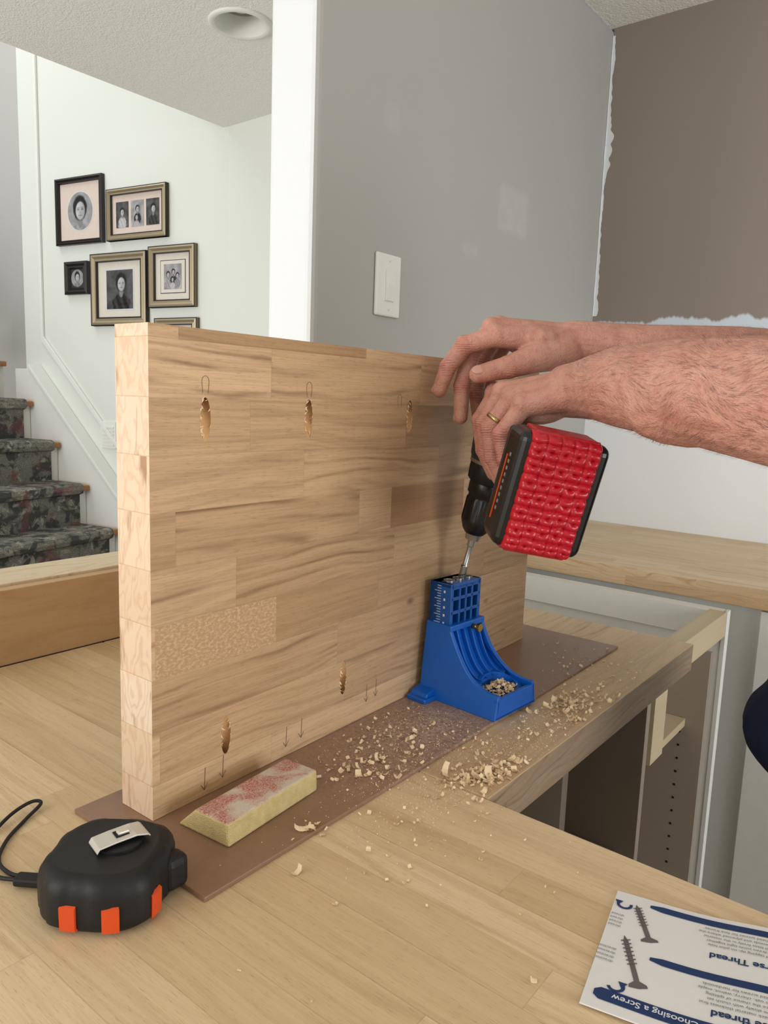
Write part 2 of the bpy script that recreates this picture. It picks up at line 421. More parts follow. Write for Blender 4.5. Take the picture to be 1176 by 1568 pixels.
tube('stair_handrail',[MW@Vector((3.5,.9,3.2)),MW@Vector((2.2,.30,2.25))],.022,m_trim)
vt=empty('wall_vent')
box('vent_plate',.66,.77,.0,.008,.86,1.0,m_trim,vt,.003,M=MW@Matrix.Translation((.07,.001,.14)))
for k in range(6): box('louver_%d'%k,.742,.828,.009,.013,1.015+.018*k,1.023+.018*k,m_cabw,vt,M=MW)

# picture frames: each print is a fine grid carrying a procedurally shaded black-and-white portrait
m_fblk=plain('frame_black',(34,29,27),.35); m_fsil=plain('frame_silver_gold',(170,156,128),.4,.5,.5)
m_mat=plain('mat_board_cream',(218,202,190),.9,.2); m_matw=plain('mat_board_white',(218,212,200),.9,.2)
m_phd=plain('mat_dark',(52,50,50),.5); m_phl=plain('photo_light',(210,212,214),.5)
g=G('photo_print',.45,(150,150,150),.3)
at=g.n('ShaderNodeVertexColor'); at.layer_name='tone'; g.base(at.outputs[0]); m_photo=g.m
def sst(a,b,x):
    t=max(0,min(1,(x-a)/(b-a))); return t*t*(3-2*t)
def tone(u,v,heads,dark,sd):
    b=.30 if dark else .62
    b+=.16*noise.noise(Vector((u*1.6,v*1.6,sd)))+.05*noise.noise(Vector((u*7,v*7,sd+4)))
    for (hx,hy,hs,cloth,sdh) in heads:
        x=(u-hx)/hs; y=(v-hy)/hs
        w=.95+.25*noise.noise(Vector((sdh,y*2,1)))
        sh_=1-sst(.92,1.06,math.sqrt((x/w)**2+((y+1.75)/1.05)**2))
        b=b*(1-sh_)+sh_*(cloth+.09*noise.noise(Vector((x*5,y*5,sdh)))+.06*math.sin(x*9+y*4))
        nk=1-sst(.85,1.1,math.sqrt((x/.22)**2+((y+.62)/.4)**2)); b=b*(1-nk)+nk*.52
        hr=1-sst(.88,1.08,math.sqrt((x/(.58+.07*noise.noise(Vector((x*3,y*3,sdh)))))**2+((y-.12)/.70)**2)); b=b*(1-hr)+hr*(.12+.10*noise.noise(Vector((x*9,y*4,sdh))))
        fc=1-sst(.86,1.06,math.sqrt(((x-.03)/.40)**2+((y+.04)/.53)**2))
        ft=.74-.26*x+.07*y+.05*noise.noise(Vector((x*6,y*6,sdh+2)))
        for ex_ in (-.15,.19):
            ft-=.42*math.exp(-(((x-ex_)/.085)**2+((y-.04)/.045)**2)); ft-=.20*math.exp(-(((x-ex_)/.12)**2+((y-.14)/.025)**2))
        ft-=.16*math.exp(-(((x-.06)/.05)**2+((y+.14)/.07)**2)); ft-=.32*math.exp(-(((x-.02)/.13)**2+((y+.29)/.03)**2)); ft+=.12*math.exp(-(((x-.02)/.10)**2+((y+.265)/.018)**2))
        b=b*(1-fc)+fc*ft
    return max(.03,min(.95,b))
def photo(par,cx,cz,w,h,y,oval=False,heads=((0,.1,.95,.15,1),),dark=False,sd=0,N=44):
    vs=[];fs=[];cols=[]
    asp=h/w
    for j in range(N+1):
        for i in range(N+1):
            u=-1+2*i/N; v=-1+2*j/N
            if oval:
                uu=u*math.sqrt(1-v*v/2); vv=v*math.sqrt(1-u*u/2)
            else: uu,vv=u,v
            vs.append((cx-uu*w/2,y,cz+vv*h/2)); cols.append(tone(uu,vv*asp if asp<1.6 else vv,heads,dark,sd))
    for j in range(N):
        for i in range(N):
            a=j*(N+1)+i; fs.append((a,a+1,a+N+2,a+N+1))
    me=bpy.data.meshes.new('print'); me.from_pydata(vs,[],fs); me.transform(MW)
    ca=me.color_attributes.new('tone','FLOAT_COLOR','POINT')
    for k,t in enumerate(cols):
        l=(t**2.0)*.8; ca.data[k].color=(l,l*1.0,l*1.03,1)
    me.materials.append(m_photo); o=bpy.data.objects.new('print',me); link(o,par)
def disc(name,cx,cz,rx,rz,y,mat,par,n=28):
    mesh(name,[(cx+rx*math.cos(2*math.pi*k/n),y,cz+rz*math.sin(2*math.pi*k/n)) for k in range(n)],[tuple(range(n))],mat,par,M=MW)
def pframe(s0,s1,z0,z1,fm,fw,matm,kind,sd=0):
    e=empty('picture_frame'); cx=(s0+s1)/2; cz=(z0+z1)/2
    pr=[(0,.001),(0,.022),(.35,.026),(.6,.018),(.85,.020),(1,.010),(1,.001)]
    cs=[(s0,z0,1,1),(s1,z0,-1,1),(s1,z1,-1,-1),(s0,z1,1,-1)]
    vs=[];fs=[]
    for (a,b,sa,sb) in cs:
        for (t,h) in pr: vs.append((a+sa*t*fw,h,b+sb*t*fw))
    m=len(pr)
    for i in range(4):
        j=(i+1)%4
        for k in range(m-1): fs.append((i*m+k,i*m+k+1,j*m+k+1,j*m+k))
    mesh('moulding',vs,fs,fm,e,M=MW)
    if fm is m_fsil:
        q=fw*.12
        for (a0,a1,b0,b1) in ((s0,s1,z0,z0+q),(s0,s1,z1-q,z1),(s0,s0+q,z0,z1),(s1-q,s1,z0,z1)):
            box('outer_lip',a0,a1,.001,.0235,b0,b1,m_fblk,e,M=MW)
        a=fw*.86
        for (a0,a1,b0,b1) in ((s0+a,s1-a,z0+a,z0+fw),(s0+a,s1-a,z1-fw,z1-a),(s0+a,s0+fw,z0+a,z1-a),(s1-fw,s1-a,z0+a,z1-a)):
            box('inner_lip',a0,a1,.009,.0205,b0,b1,m_fblk,e,M=MW)
    box('mat',s0+fw*.9,s1-fw*.9,.001,.008,z0+fw*.9,z1-fw*.9,matm,e,M=MW)
    W=s1-s0-2*fw;H=z1-z0-2*fw
    if kind=='oval':
        disc('oval_border',cx,cz,W*.335,H*.355,.0085,m_phl,e); photo(e,cx,cz,W*.62,H*.67,.0095,True,((0,.05,.98,.60,3),),False,3)
    elif kind=='three':
        for k,dk,hd in ((1,True,((.0,.25,.7,.75,5),)),(0,False,((.05,.45,.6,.15,6),(-.1,-.45,.5,.7,7))),(-1,True,((.1,.3,.75,.2,8),))): photo(e,cx+k*W*.30,cz,W*.25,H*.66,.0095,False,hd,dk,k+9,30)
    elif kind=='port': 
        box('inner_border',cx-W*.33,cx+W*.33,.008,.009,cz-H*.38,cz+H*.38,m_phl,e,M=MW)
        photo(e,cx,cz,W*.60,H*.70,.0105,False,((.12,.30,.72,.16,11),),True,12)
    elif kind=='group':
        box('inner_border',cx-W*.36,cx+W*.36,.008,.009,cz-H*.36,cz+H*.36,m_fblk,e,M=MW)
        box('inner_mat',cx-W*.345,cx+W*.345,.009,.010,cz-H*.345,cz+H*.345,m_matw,e,M=MW)
        photo(e,cx,cz,W*.50,H*.54,.0112,False,((-.5,.15,.40,.62,13),(.1,.35,.38,.2,14),(.55,.05,.36,.55,15),(0.0,-.25,.3,.75,16)),False,17)
    else:
        photo(e,cx,cz,W*.95,H*.95,.0095,True,((0,.1,.8,.5,20),),False,20,24)
pframe(.785,1.126,2.034,2.362,m_fblk,.026,m_mat,'oval')
pframe(.358,.755,2.034,2.278,m_fsil,.030,m_mat,'three')
pframe(.902,1.070,1.786,1.950,m_fblk,.036,m_phd,'mini')
pframe(.490,.876,1.624,1.978,m_fsil,.042,m_matw,'port')
pframe(.182,.476,1.705,1.992,m_fsil,.036,m_matw,'group')
pframe(.170,.440,1.40,1.655,m_fsil,.034,m_matw,'group')

sw=empty('light_switch')
box('plate',1.284,1.368,1.056,1.0645,1.482,1.614,m_trim,sw,.004,3)
box('rocker_frame',1.309,1.343,1.0545,1.058,1.513,1.583,m_cabw,sw,.001)
prism('rocker',[(1.0545,1.515),(1.0515,1.515),(1.0475,1.548),(1.0530,1.581),(1.0545,1.581)],1.312,1.340,m_trim,sw,bevel=.0006)
for z in (1.497,1.599):
    tube('screw',[(1.326,1.0580,z),(1.326,1.0548,z)],.003,m_cabw,sw)

hw=empty('half_wall')
box('stud_wall',-1.5,1.090,1.036,1.130,0,.985,m_white,hw)
box('wood_front_board',-1.5,1.090,1.017,1.036,CT,1.026,m_lumber,hw,.001)
box('wood_top_plate',-1.5,1.090,1.037,1.130,.985,1.030,[m_lumberY],hw,.001)

c1=box('countertop',-1.2,.6035,-1.3,1.015,CT-.045,CT,[m_cty,m_edge],bevel=.0015)
matsbyface(c1,lambda p:0 if abs(p.normal.z)>.5 else 1)
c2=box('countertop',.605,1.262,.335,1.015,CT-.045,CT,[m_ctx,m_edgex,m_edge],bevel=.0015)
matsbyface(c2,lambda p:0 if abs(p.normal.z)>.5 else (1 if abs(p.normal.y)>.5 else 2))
c3=box('countertop',1.77,2.428,-1.6,1.063,CT-.045,CT,[m_cty,m_edge],bevel=.0015)
matsbyface(c3,lambda p:0 if abs(p.normal.z)>.5 else 1)
cb=empty('base_cabinet')
CZ=CT-.0455
for x in (.615,.915,1.245): box('side_panel_%d'%int(x*1000),x,x+.018,.395,.985,0,CZ,m_cabin,cb)
box('side_panel_right',1.700,1.722,.395,.985,0,CZ,m_cabw,cb)
box('inner_side_right',1.688,1.6995,.41,.985,.06,.78,m_cabin,cb)
box('face_edge_right',1.698,1.724,.388,.396,0,CZ,m_trim,cb)
box('front_rail',1.262,1.70,.39,.425,CZ-.055,CZ,m_ply,cb)
box('stretcher',.633,1.245,.40,.47,CZ-.02,CZ,m_cabin,cb)
box('side_rail',1.685,1.699,.425,.98,CZ-.06,CZ,m_cabw,cb)
box('gap_shadow_strip',1.724,1.730,.40,.98,CZ-.02,CZ-.002,m_phd,cb)  # dark strip standing in for the shadow line along the rail
box('back_panel',.615,1.70,.985,.997,0,CZ,m_cabw,cb)
box('bottom_panel',.633,1.688,.395,.985,.10,.118,m_cabin,cb)
box('shelf_upper',1.264,1.687,.45,.985,.60,.618,m_ply,cb)
box('shelf_lower',.634,1.244,.43,.985,.50,.518,m_cabin,cb)
box('mullion_block',1.40,1.47,.43,.50,.62,CZ-.055,m_ply,cb)
box('toe_kick',.615,1.70,.44,.45,0,.10,m_phd,cb)
m_hole=plain('shelf_pin_hole',(20,18,16),.9)
for yy in (.46,.80):
    for k in range(14): 
        tube('pin_hole',[(1.6880,yy,.20+.032*k),(1.6872,yy,.20+.032*k)],.0028,m_hole,cb,n=8)
cn=empty('base_cabinet')
box('carcass',.05,.585,-1.2,.98,.10,CZ,m_cabw,cn); box('plinth',.1,.54,-1.15,.95,0,.10,m_phd,cn)
cp=empty('base_cabinet')
box('carcass',1.80,2.425,-1.55,1.06,.10,CZ,m_cabw,cp); box('plinth',1.86,2.42,-1.5,1.05,0,.10,m_phd,cp)
for k in range(3):
    box('door_%d'%k,1.782,1.80,-1.50+.62*k,-.90+.62*k,.11,CZ-.005,m_cabw,cp,.002)

box('hardboard_strip',.328,1.146,.418,.604,CT,CT+.0042,m_hard,bevel=.0008)
HZ=CT+.0042

PL=.707; PT=.046; PH=.4305
MP=Matrix.Translation((.363,.5345,HZ+.0004))@Matrix.Rotation(math.radians(1.2),4,'Z')
pan=box('wood_panel',0,PL,0,PT,0,PH,[m_panel,m_end,m_rawin])
pan.matrix_world=MP
matsbyface(pan,lambda p:1 if abs(p.normal.x)>.5 else 0)
holes=[(.058,.353,1),(.190,.354,1),(.366,.357,1),(.083,.052,-1),(.256,.060,-1)]
cutv=[];cutf=[]
for (hx,hz,sg) in holes:
    a=math.radians(18); d=Vector((0,math.sin(a),math.cos(a)*sg))
    p=Vector((hx,0,hz)); v,f=tube_data([p-d*.06,p+d*.034],.0060,20)
    o=len(cutv); cutv+=v; cutf+=[tuple(i+o for i in q) for q in f]
cut=mesh('pocket_cutter',cutv,cutf,m_rawin); cut.matrix_world=MP
md=pan.modifiers.new('pockets','BOOLEAN'); md.operation='DIFFERENCE'; md.object=cut; md.solver='EXACT'
try: md.material_mode='TRANSFER'
except Exception: pass
bpy.context.view_layer.update()
dg=bpy.context.evaluated_depsgraph_get()
nm=bpy.data.meshes.new_from_object(pan.evaluated_get(dg))
pan.modifiers.clear(); pan.data=nm
bpy.data.objects.remove(cut)
vs=[];fs=[]
for (hx,hz,sg) in holes:
    for k in range(30):
        t=random.uniform(-1,1); side=random.choice((-1,1))
        x=hx+side*.0060*math.sqrt(max(0,1-t*t)); z=hz+t*.0185
        dxx=-side*random.uniform(-.001,.0035); ln=random.uniform(.0015,.006)*random.choice((-1,1))
        b=len(vs); y=-random.uniform(.0003,.0020)
        vs+=[(x,-.0002,z),(x,-.0002,z+ln*.6),(x+dxx,y,z+ln)]; fs.append((b,b+1,b+2))
mesh('pocket_splinters',vs,fs,m_chip,pan)
m_pen=plain('pencil',(112,92,76),.8)
vs=[];fs=[]
def pen(x0,z0,x1,z1,w=.0003):
    d=Vector((x1-x0,0,z1-z0)).normalized(); nn=Vector((-d.z,0,d.x))*w; b=len(vs)
    for p,s in (((x0,z0),1),((x0,z0),-1),((x1,z1),-1),((x1,z1),1)):
        vs.append((p[0]+nn.x*s,-.0003,p[1]+nn.z*s))
    fs.append((b,b+1,b+2,b+3))
def mark(x,z,up):
    pen(x,z,x+.001,z+.022*up); pen(x-.004,z+.006*up,x,z); pen(x+.004,z+.006*up,x,z); 
for (x,z) in ((.058,.386),(.190,.386),(.345,.378)):
    for k in range(5):
        a0=math.pi*k/5;a1=math.pi*(k+1)/5
        pen(x+.004*math.cos(a0),z+.005*math.sin(a0),x+.004*math.cos(a1),z+.005*math.sin(a1),.0002)
    pen(x-.004,z,x-.003,z-.010,.0002); pen(x+.004,z,x+.003,z-.010,.0002)
for x,z in ((.057,.006),(.079,.010),(.165,.010),(.188,.012),(.300,.018),(.318,.020)): mark(x,z,1)
mesh('pencil_marks',vs,fs,m_pen,pan)
g=G('flecked_stave',.5,(184,146,112),.3); c=g.coord(); o3=g.sep(c)
vf=g.noise(g.comb(g.math('MULTIPLY',o3[0],260.0),0.0,g.math('MULTIPLY',o3[2],420.0)),1,3,.7)
g.base(g.mix(g.step(vf,.46,.62),(184,148,112),(208,176,140))); m_fleck=g.m
mesh('flecked_stave',[(.004,-.0001,.128),(.148,-.0001,.128),(.148,-.0001,.1765),(.004,-.0001,.1765)],[(0,1,2,3)],m_fleck,pan)
m_stv=wood('dark_stave',0,2,.2,.9,(172,134,98),(166,128,92),(122,86,58),ringf=300,jl=0,warp=30)
mesh('dark_stave',[(.336,-.0001,.2250),(.500,-.0001,.2250),(.500,-.0001,.2737),(.336,-.0001,.2737)],[(0,1,2,3)],m_stv,pan)

MS=Matrix.Translation((.3805,.4535,HZ+.0003))@Matrix.Rotation(math.radians(5),4,'Z')
sp=prism('sanding_sponge',[(0,0),(.001,.021),(.040,.021),(.062,0)],0,.119,[m_sps,m_spt],M=MS,bevel=.002)
matsbyface(sp,lambda p:1 if p.normal.z>.9 else 0)

# ------------------------------------------------------------------ pocket hole jig
jg=empty('pocket_hole_jig')
MJ=Matrix.Translation((.805,.4735,HZ))@Matrix.Rotation(math.radians(-4),4,'Z')
sp_pts=[(-.060,0),(-.060,.030)]
for k in range(1,15):
    t=k/14; sp_pts.append((-.060+.080*(t**.62), .030+.064*(t**1.75)))
sp_pts+=[(.058,.094),(.058,0)]
def sidewall(sg,name):
    n=len(sp_pts); vs=[]
    for inner in (0,1):
        for (y,z) in sp_pts:
            x=.046-.0095*min(1,z/.06)**.8
            x-=.006*inner
            vs.append((sg*x,y,z))
    fs=[tuple(range(n)),tuple(range(2*n-1,n-1,-1))]+[(i,(i+1)%n,n+(i+1)%n,n+i) for i in range(n)]
    o=mesh(name,vs,fs,m_blue,jg,M=MJ); bev(o,.0012); return o
sidewall(-1,'side_wall_near'); sidewall(1,'side_wall_far')
box('base_plate',-.045,.045,-.060,.058,0,.005,m_blue,jg,.0015,M=MJ)
prism('back_flange',[(-.068,.030),(-.068,.060),(.068,.060),(.068,.030)],0,.006,m_blue,jg,plane='XY',bevel=.0015,M=MJ)
prism('flange_ramp_near',[(-.066,0),(-.058,.010),(-.043,.014),(-.043,0)],.034,.060,m_blue,jg,plane='XZ',bevel=.001,M=MJ)
vs=[];fs=[];n=32
for k in range(n):
    a=2*math.pi*k/n
    for (rx,ry,z) in ((.038,.026,.026),(.030,.018,.028),(.030,.018,.010),(.038,.026,.010)):
        vs.append((rx*math.cos(a),-.034+ry*math.sin(a),z+ .010*math.sin(a)*(1 if z>.02 else .3)))
for k in range(n):
    for j in range(4):
        a=k*4+j;b=k*4+(j+1)%4;c2_=((k+1)%n)*4+(j+1)%4;d=((k+1)%n)*4+j; fs.append((a,b,c2_,d))
mesh('chip_port_rim',vs,fs,m_blue,jg,smooth=False,M=MJ)
box('front_lip',-.042,.042,-.0600,-.0545,.0,.026,m_blue,jg,.001,M=MJ)
web=[]
for k in range(0,13):
    t=k/12; web.append((-.020+.046*(t**.6),.034+.058*(t**1.5)))
vs=[(x,y,z) for (y,z) in web for x in (-.035,.035)]
fs=[(2*i,2*i+1,2*i+3,2*i+2) for i in range(len(web)-1)]
o=mesh('curved_web',vs,fs,m_blue,jg,M=MJ); o.modifiers.new('s','SOLIDIFY').thickness=.003
for x in (-.022,-.007,.008,.023):
    pr=[(y-.006,z+.001) for y,z in web]+[(.050,.094),(.050,.034)]
    prism('rib',pr,x-.0012,x+.0012,m_blue,jg,M=MJ)
box('tower_back',-.035,.035,.046,.058,.02,.096,m_blue,jg,.001,M=MJ)
box('tower_top',-.0365,.0365,.018,.058,.090,.098,m_blue,jg,.0015,M=MJ)
tube('brass_pin',[(.010,.020,.090),(.010,.008,.090)],.0032,m_brass,jg,M=MJ)
tube('brass_knob',[(.010,.010,.090),(.010,.006,.090)],.0055,m_brass,jg,M=MJ,n=8,smooth=False)
bx0,bx1,by0,by1,bz0,bz1=-.032,.032,.024,.058,.092,.150
box('guide_left',bx0,bx0+.006,by0,by1,bz0,bz1,m_blue2,jg,.0008,M=MJ)
box('guide_right',bx1-.006,bx1,by0,by1,bz0,bz1,m_blue2,jg,.0008,M=MJ)
box('guide_back',bx0,bx1,by1-.014,by1,bz0,bz1,m_blue2,jg,.0008,M=MJ)
for k in range(1,4): 
    x=bx0+.006+(bx1-bx0-.012)*k/4
    box('guide_mullion',x-.0018,x+.0018,by0,by1-.01,bz0,bz1-.004,m_blue2,jg,M=MJ)
for z in (bz0,bz0+.018,bz0+.036,bz1-.008):
    box('guide_bar',bx0+.001,bx1-.001,by0,by1-.008,z,z+.0045,m_blue2,jg,.0006,M=MJ)
box('guide_top',bx0,bx1,by0,by1,bz1-.006,bz1,m_blue2,jg,.0012,M=MJ)
for x in (-.019,.0,.019):
    lathe('bushing',[(.0075,0),(.0075,.0022),(.0052,.0022),(.0050,.0004)],m_steel,jg,M=MJ@Matrix.Translation((x,.038,bz1)),n=24)
    lathe('bushing_bore',[(.0051,.0008),(.001,.0008)],m_hole,jg,M=MJ@Matrix.Translation((x,.038,bz1)),n=20)
for k in range(15):
    z=.098+.0034*k; L=.010 if k%3==0 else .006
    box('tick',bx0-.0004,bx0,.040,.040+L,z,z+.0006,m_ink,jg,M=MJ)
    if k%3==0: box('numeral',bx0-.0004,bx0,.033,.0355,z-.0012,z+.0018,m_ink,jg,M=MJ)

# ------------------------------------------------------------------ cordless drill
dr=empty('cordless_drill')
lz=Vector((0,-.24,.97)).normalized(); nn=Vector((-.695,-.695,-.172)); nn=(nn-lz*nn.dot(lz)).normalized(); ww=nn.cross(lz)
tip=Vector((.8125,.5105,1.072))
MD=Matrix(((ww.x,nn.x,lz.x,tip.x),(ww.y,nn.y,lz.y,tip.y),(ww.z,nn.z,lz.z,tip.z),(0,0,0,1)))
lathe('drill_bit',[(.0005,-.012),(.0045,-.010),(.0046,.020),(.0046,.022),(.0036,.023),(.0034,.048),(.0048,.049),(.0048,.066)],m_steel,dr,M=MD,n=16)
vsx=[];fx=[]
for k in range(26):
    a=k*.55; z=-.008+k*.0012; b=len(vsx)
    for (rr,dz) in ((.0049,0),(.0049,.0016),(.0030,.0008)): vsx.append((rr*math.cos(a),rr*math.sin(a),z+dz))
    if k: 
        for j in range(3): fx.append((b-3+j,b-3+(j+1)%3,b+(j+1)%3,b+j))
mesh('bit_flute',vsx,fx,plain('dark_steel',(90,88,86),.3,.5,.9),dr,M=MD)
lathe('chuck_nose',[(.0055,.058),(.0095,.0585),(.0105,.066),(.0115,.070)],m_steel,dr,M=MD)
lathe('chuck',[(.0125,.067),(.0165,.072),(.0205,.082),(.0212,.086),(.0212,.112),(.0200,.114),(.0200,.118),(.0222,.120),(.0225,.132),(.0215,.135)],m_blackgloss,dr,M=MD,n=48,ribs=(.085,.113,4,.12))
lathe('clutch_collar',[(.0235,.135),(.0265,.138),(.0275,.150),(.0275,.158),(.0260,.160)],m_black,dr,M=MD,n=48,ribs=(.138,.158,4,.05))
lathe('motor_housing',[(.0270,.160),(.0305,.168),(.0320,.185),(.0320,.225),(.0310,.240),(.0270,.252),(.018,.258),(.0004,.260)],m_teal,dr,M=MD,n=40)
lathe('collar_ring',[(.0275,.158),(.0290,.159),(.0290,.163),(.0275,.164)],m_steel,dr,M=MD,n=40)
def loft(name,secs,mat,n=28,p=2.6):
    vs=[];fs=[]
    for (y,cx,cz,rx,rz) in secs:
        for k in range(n):
            a=2*math.pi*k/n; ca,sa=math.cos(a),math.sin(a)
            vs.append((cx+rx*math.copysign(abs(ca)**(2/p),ca),y,cz+rz*math.copysign(abs(sa)**(2/p),sa)))
    for i in range(len(secs)-1):
        for k in range(n):
            a=i*n+k;b=i*n+(k+1)%n; fs.append((a,b,b+n,a+n))
    fs.append(tuple(range(n))); fs.append(tuple(range((len(secs)-1)*n,len(secs)*n)))
    return mesh(name,vs,fs,mat,dr,smooth=True,M=MD)
loft('handle',[(0,0,.205,.026,.034),(.03,0,.200,.019,.028),(.06,0,.192,.0175,.024),(.09,0,.187,.017,.023),(.115,0,.185,.019,.026),(.135,0,.18,.030,.042),(.150,0,.176,.037,.054)],m_black)
loft('trigger',[(.030,0,.170,.008,.010),(.042,0,.163,.009,.012),(.058,0,.164,.008,.010)],m_red,16)
BZ0,BZ1=.118,.238
WX0,WX1=-.054,.041
bt=box('battery_shell',WX0,WX1,.148,.196,BZ0,BZ1,m_blackgloss,dr,.010,4,M=MD)
box('battery_upper',WX0+.006,.037,.136,.150,BZ0+.004,BZ1-.004,m_teal,dr,.005,3,M=MD)
nu,nv=110,170; vs=[];fs=[]
RX0,RX1=-.041,.029
for j in range(nv+1):
    for i in range(nu+1):
        u=i/nu; v=j/nv
        x=RX0+(RX1-RX0)*u; z=BZ0-.001+(BZ1-BZ0+.002)*v
        wob=.02*noise.noise(Vector((u*5,v*6,3)))
        fuu=(u+wob)*5; fvv=(v+wob)*7.5
        a=abs(math.sin(math.pi*fuu)); b=abs(math.sin(math.pi*fvv))
        h=.0020*min(1,a*1.5)+.0036*min(1,b*1.5)
        d2=((fuu%1)-.5)**2*1.6+((fvv%1)-.5)**2*6
        h-=.0058*math.exp(-d2*9)
        h+=.0010*noise.noise(Vector((u*14,v*20,1)))
        e=min(u,1-u)*.07; e2=min(v,1-v)*.118
        y=.1955+h
        if e<.003: y-=(.003-e)**2/.003*1.6
        if e2<.007: y-=(.007-e2)**2/.007*1.5
        vs.append((x,y,z))
for j in range(nv):
    for i in range(nu):
        a=j*(nu+1)+i; fs.append((a,a+1,a+nu+2,a+nu+1))
o=mesh('battery_red_sole',vs,fs,m_red,dr,smooth=True,M=MD); o.modifiers.new('s','SOLIDIFY').thickness=-.002
box('battery_red_end_top',RX0+.002,RX1-.002,.158,.194,BZ1-.002,BZ1+.003,m_red,dr,.002,3,M=MD)
box('battery_red_end_bottom',RX0+.002,RX1-.002,.158,.194,BZ0-.003,BZ0+.002,m_red,dr,.002,3,M=MD)
box('side_stripe',.0408,.0416,.168,.1705,BZ0+.022,BZ1-.03,m_orange,dr,M=MD)
m_gp=plain('gray_print',(130,132,134),.5)
for k in range(9): box('side_letter',.0408,.0415,.176,.180,BZ0+.034+.007*k,BZ0+.0375+.007*k,m_gp,dr,M=MD)

# ------------------------------------------------------------------ tape measure
tm=empty('tape_measure')
tc=Vector((.286,.478,CT))
MT=Matrix.Translation(tc)@Matrix.Rotation(math.radians(35),4,'Z')
def rsq(r,sq=2.9,n=96,lobes=True):
    out=[]
    for i in range(n):
        a=2*math.pi*i/n; ca,sa=math.cos(a),math.sin(a)
        q=(abs(ca)**sq+abs(sa)**sq)**(-1/sq)
        w=1+(.034*(max(0,math.cos(9*a+1.0))**.35 if math.cos(9*a+1.0)>0 else 0) if lobes else 0)
        out.append((r*q*ca*w,r*q*sa*w))
    return out
secs=[(.0375,0.0,0),(.0415,.002,0),(.0442,.006,1),(.0445,.012,1),(.0445,.028,1),(.0432,.034,1),(.0402,.039,1),(.0350,.0420,0),(.0335,.0415,0),(.012,.0420,0),(.0005,.0420,0)]
vs=[];fs=[];n=96
for (r,z,lb) in secs:
    vs+=[(x,y,z) for x,y in rsq(r,lobes=bool(lb))]
for i in range(len(secs)-1):
    for k in range(n):
        a=i*n+k;b=i*n+(k+1)%n; fs.append((a,b,b+n,a+n))
fs.append(tuple(range(n)))
mesh('case',vs,fs,m_black,tm,smooth=True,M=MT)
for deg in (-158,-121,-80):
    al=math.radians(deg)-math.radians(35)
    vs=[];fs=[]; m=8
    for j in range(m+1):
        a=al+(j/m-.5)*.24; ca,sa=math.cos(a),math.sin(a); q=(abs(ca)**2.9+abs(sa)**2.9)**(-1/2.9)
        for (r,z) in ((.0415,.003),(.0463,.0045),(.0467,.022),(.0440,.0235)): vs.append((r*q*ca,r*q*sa,z))
    for j in range(m):
        for k in range(3): a=j*4+k; fs.append((a,a+1,a+5,a+4))
    fs+=[(0,1,2,3),(4*m,4*m+1,4*m+2,4*m+3)]
    mesh('orange_inset',vs,fs,m_orange,tm,M=MT)
box('tape_nose',.024,.0445,-.040,-.022,.005,.032,m_black,tm,.006,4,M=Matrix.Translation(tc))
MC=Matrix.Translation(tc+Vector((.008,-.002,.0425)))@Matrix.Rotation(math.radians(-12),4,'Z')
m_clip=plain('brushed_nickel',(216,212,202),.4,.5,.35)
cl_pts=[(-.020,.0005),(-.018,.0035),(-.006,.0045),(.010,.0050),(.018,.0035),(.020,.0020)]
vs=[];fs=[]
for i,(x,z) in enumerate(cl_pts):
    w=.0095 if i<4 else .0105
    vs+=[(x,-w,z),(x,w,z),(x,w,z+.0012),(x,-w,z+.0012)]
for i in range(len(cl_pts)-1):
    for k in range(4): fs.append((4*i+k,4*i+(k+1)%4,4*i+4+(k+1)%4,4*i+4+k))
fs+=[(0,1,2,3),tuple(4*(len(cl_pts)-1)+k for k in (3,2,1,0))]
o=mesh('belt_clip',vs,fs,m_clip,tm,M=MC); bev(o,.0005)
lathe('clip_boss',[(.017,-.002),(.017,.0012),(.015,.0018),(.0003,.0018)],m_black,tm,M=MC)
box('clip_window',-.004,.006,-.0045,.0045,.0055,.0064,m_hole,tm,M=MC)
box('clip_tab',-.002,.007,-.003,.003,.0058,.0085,m_clip,tm,.001,M=MC)
box('lanyard_lug',-.012,.004,-.006,.006,.004,.014,m_cord,tm,.002,M=Matrix.Translation((.262,.521,CT))@Matrix.Rotation(math.radians(120),4,'Z'))
box('buckle',-.012,.010,-.0055,.0055,.002,.009,m_cord,tm,.002,M=Matrix.Translation((.2515,.5345,CT))@Matrix.Rotation(math.radians(125),4,'Z'))
def bez(P,n=40):
    P=[Vector(p) for p in P]; out=[]
    Q=[P[0]]+P+[P[-1]]
    for i in range(1,len(Q)-2):
        for k in range(n):
            t=k/n; a,b,c,d=Q[i-1],Q[i],Q[i+1],Q[i+2]
            out.append(.5*((2*b)+(c-a)*t+(2*a-5*b+4*c-d)*t*t+(3*b-a-3*c+d)*t**3))
    out.append(P[-1]); return out
Z0=CT+.0022
cord=bez([(.2500,.5370,CT+.005),(.2400,.560,Z0),(.2380,.590,Z0),(.258,.616,Z0),(.285,.634,Z0+.003),(.306,.6385,Z0+.005),(.312,.633,Z0+.003),(.292,.622,Z0),(.268,.604,Z0),(.250,.580,Z0),(.2485,.556,Z0),(.2545,.540,CT+.005)],12)
tube('lanyard_cord',cord,.0016,m_cord,tm,n=8)

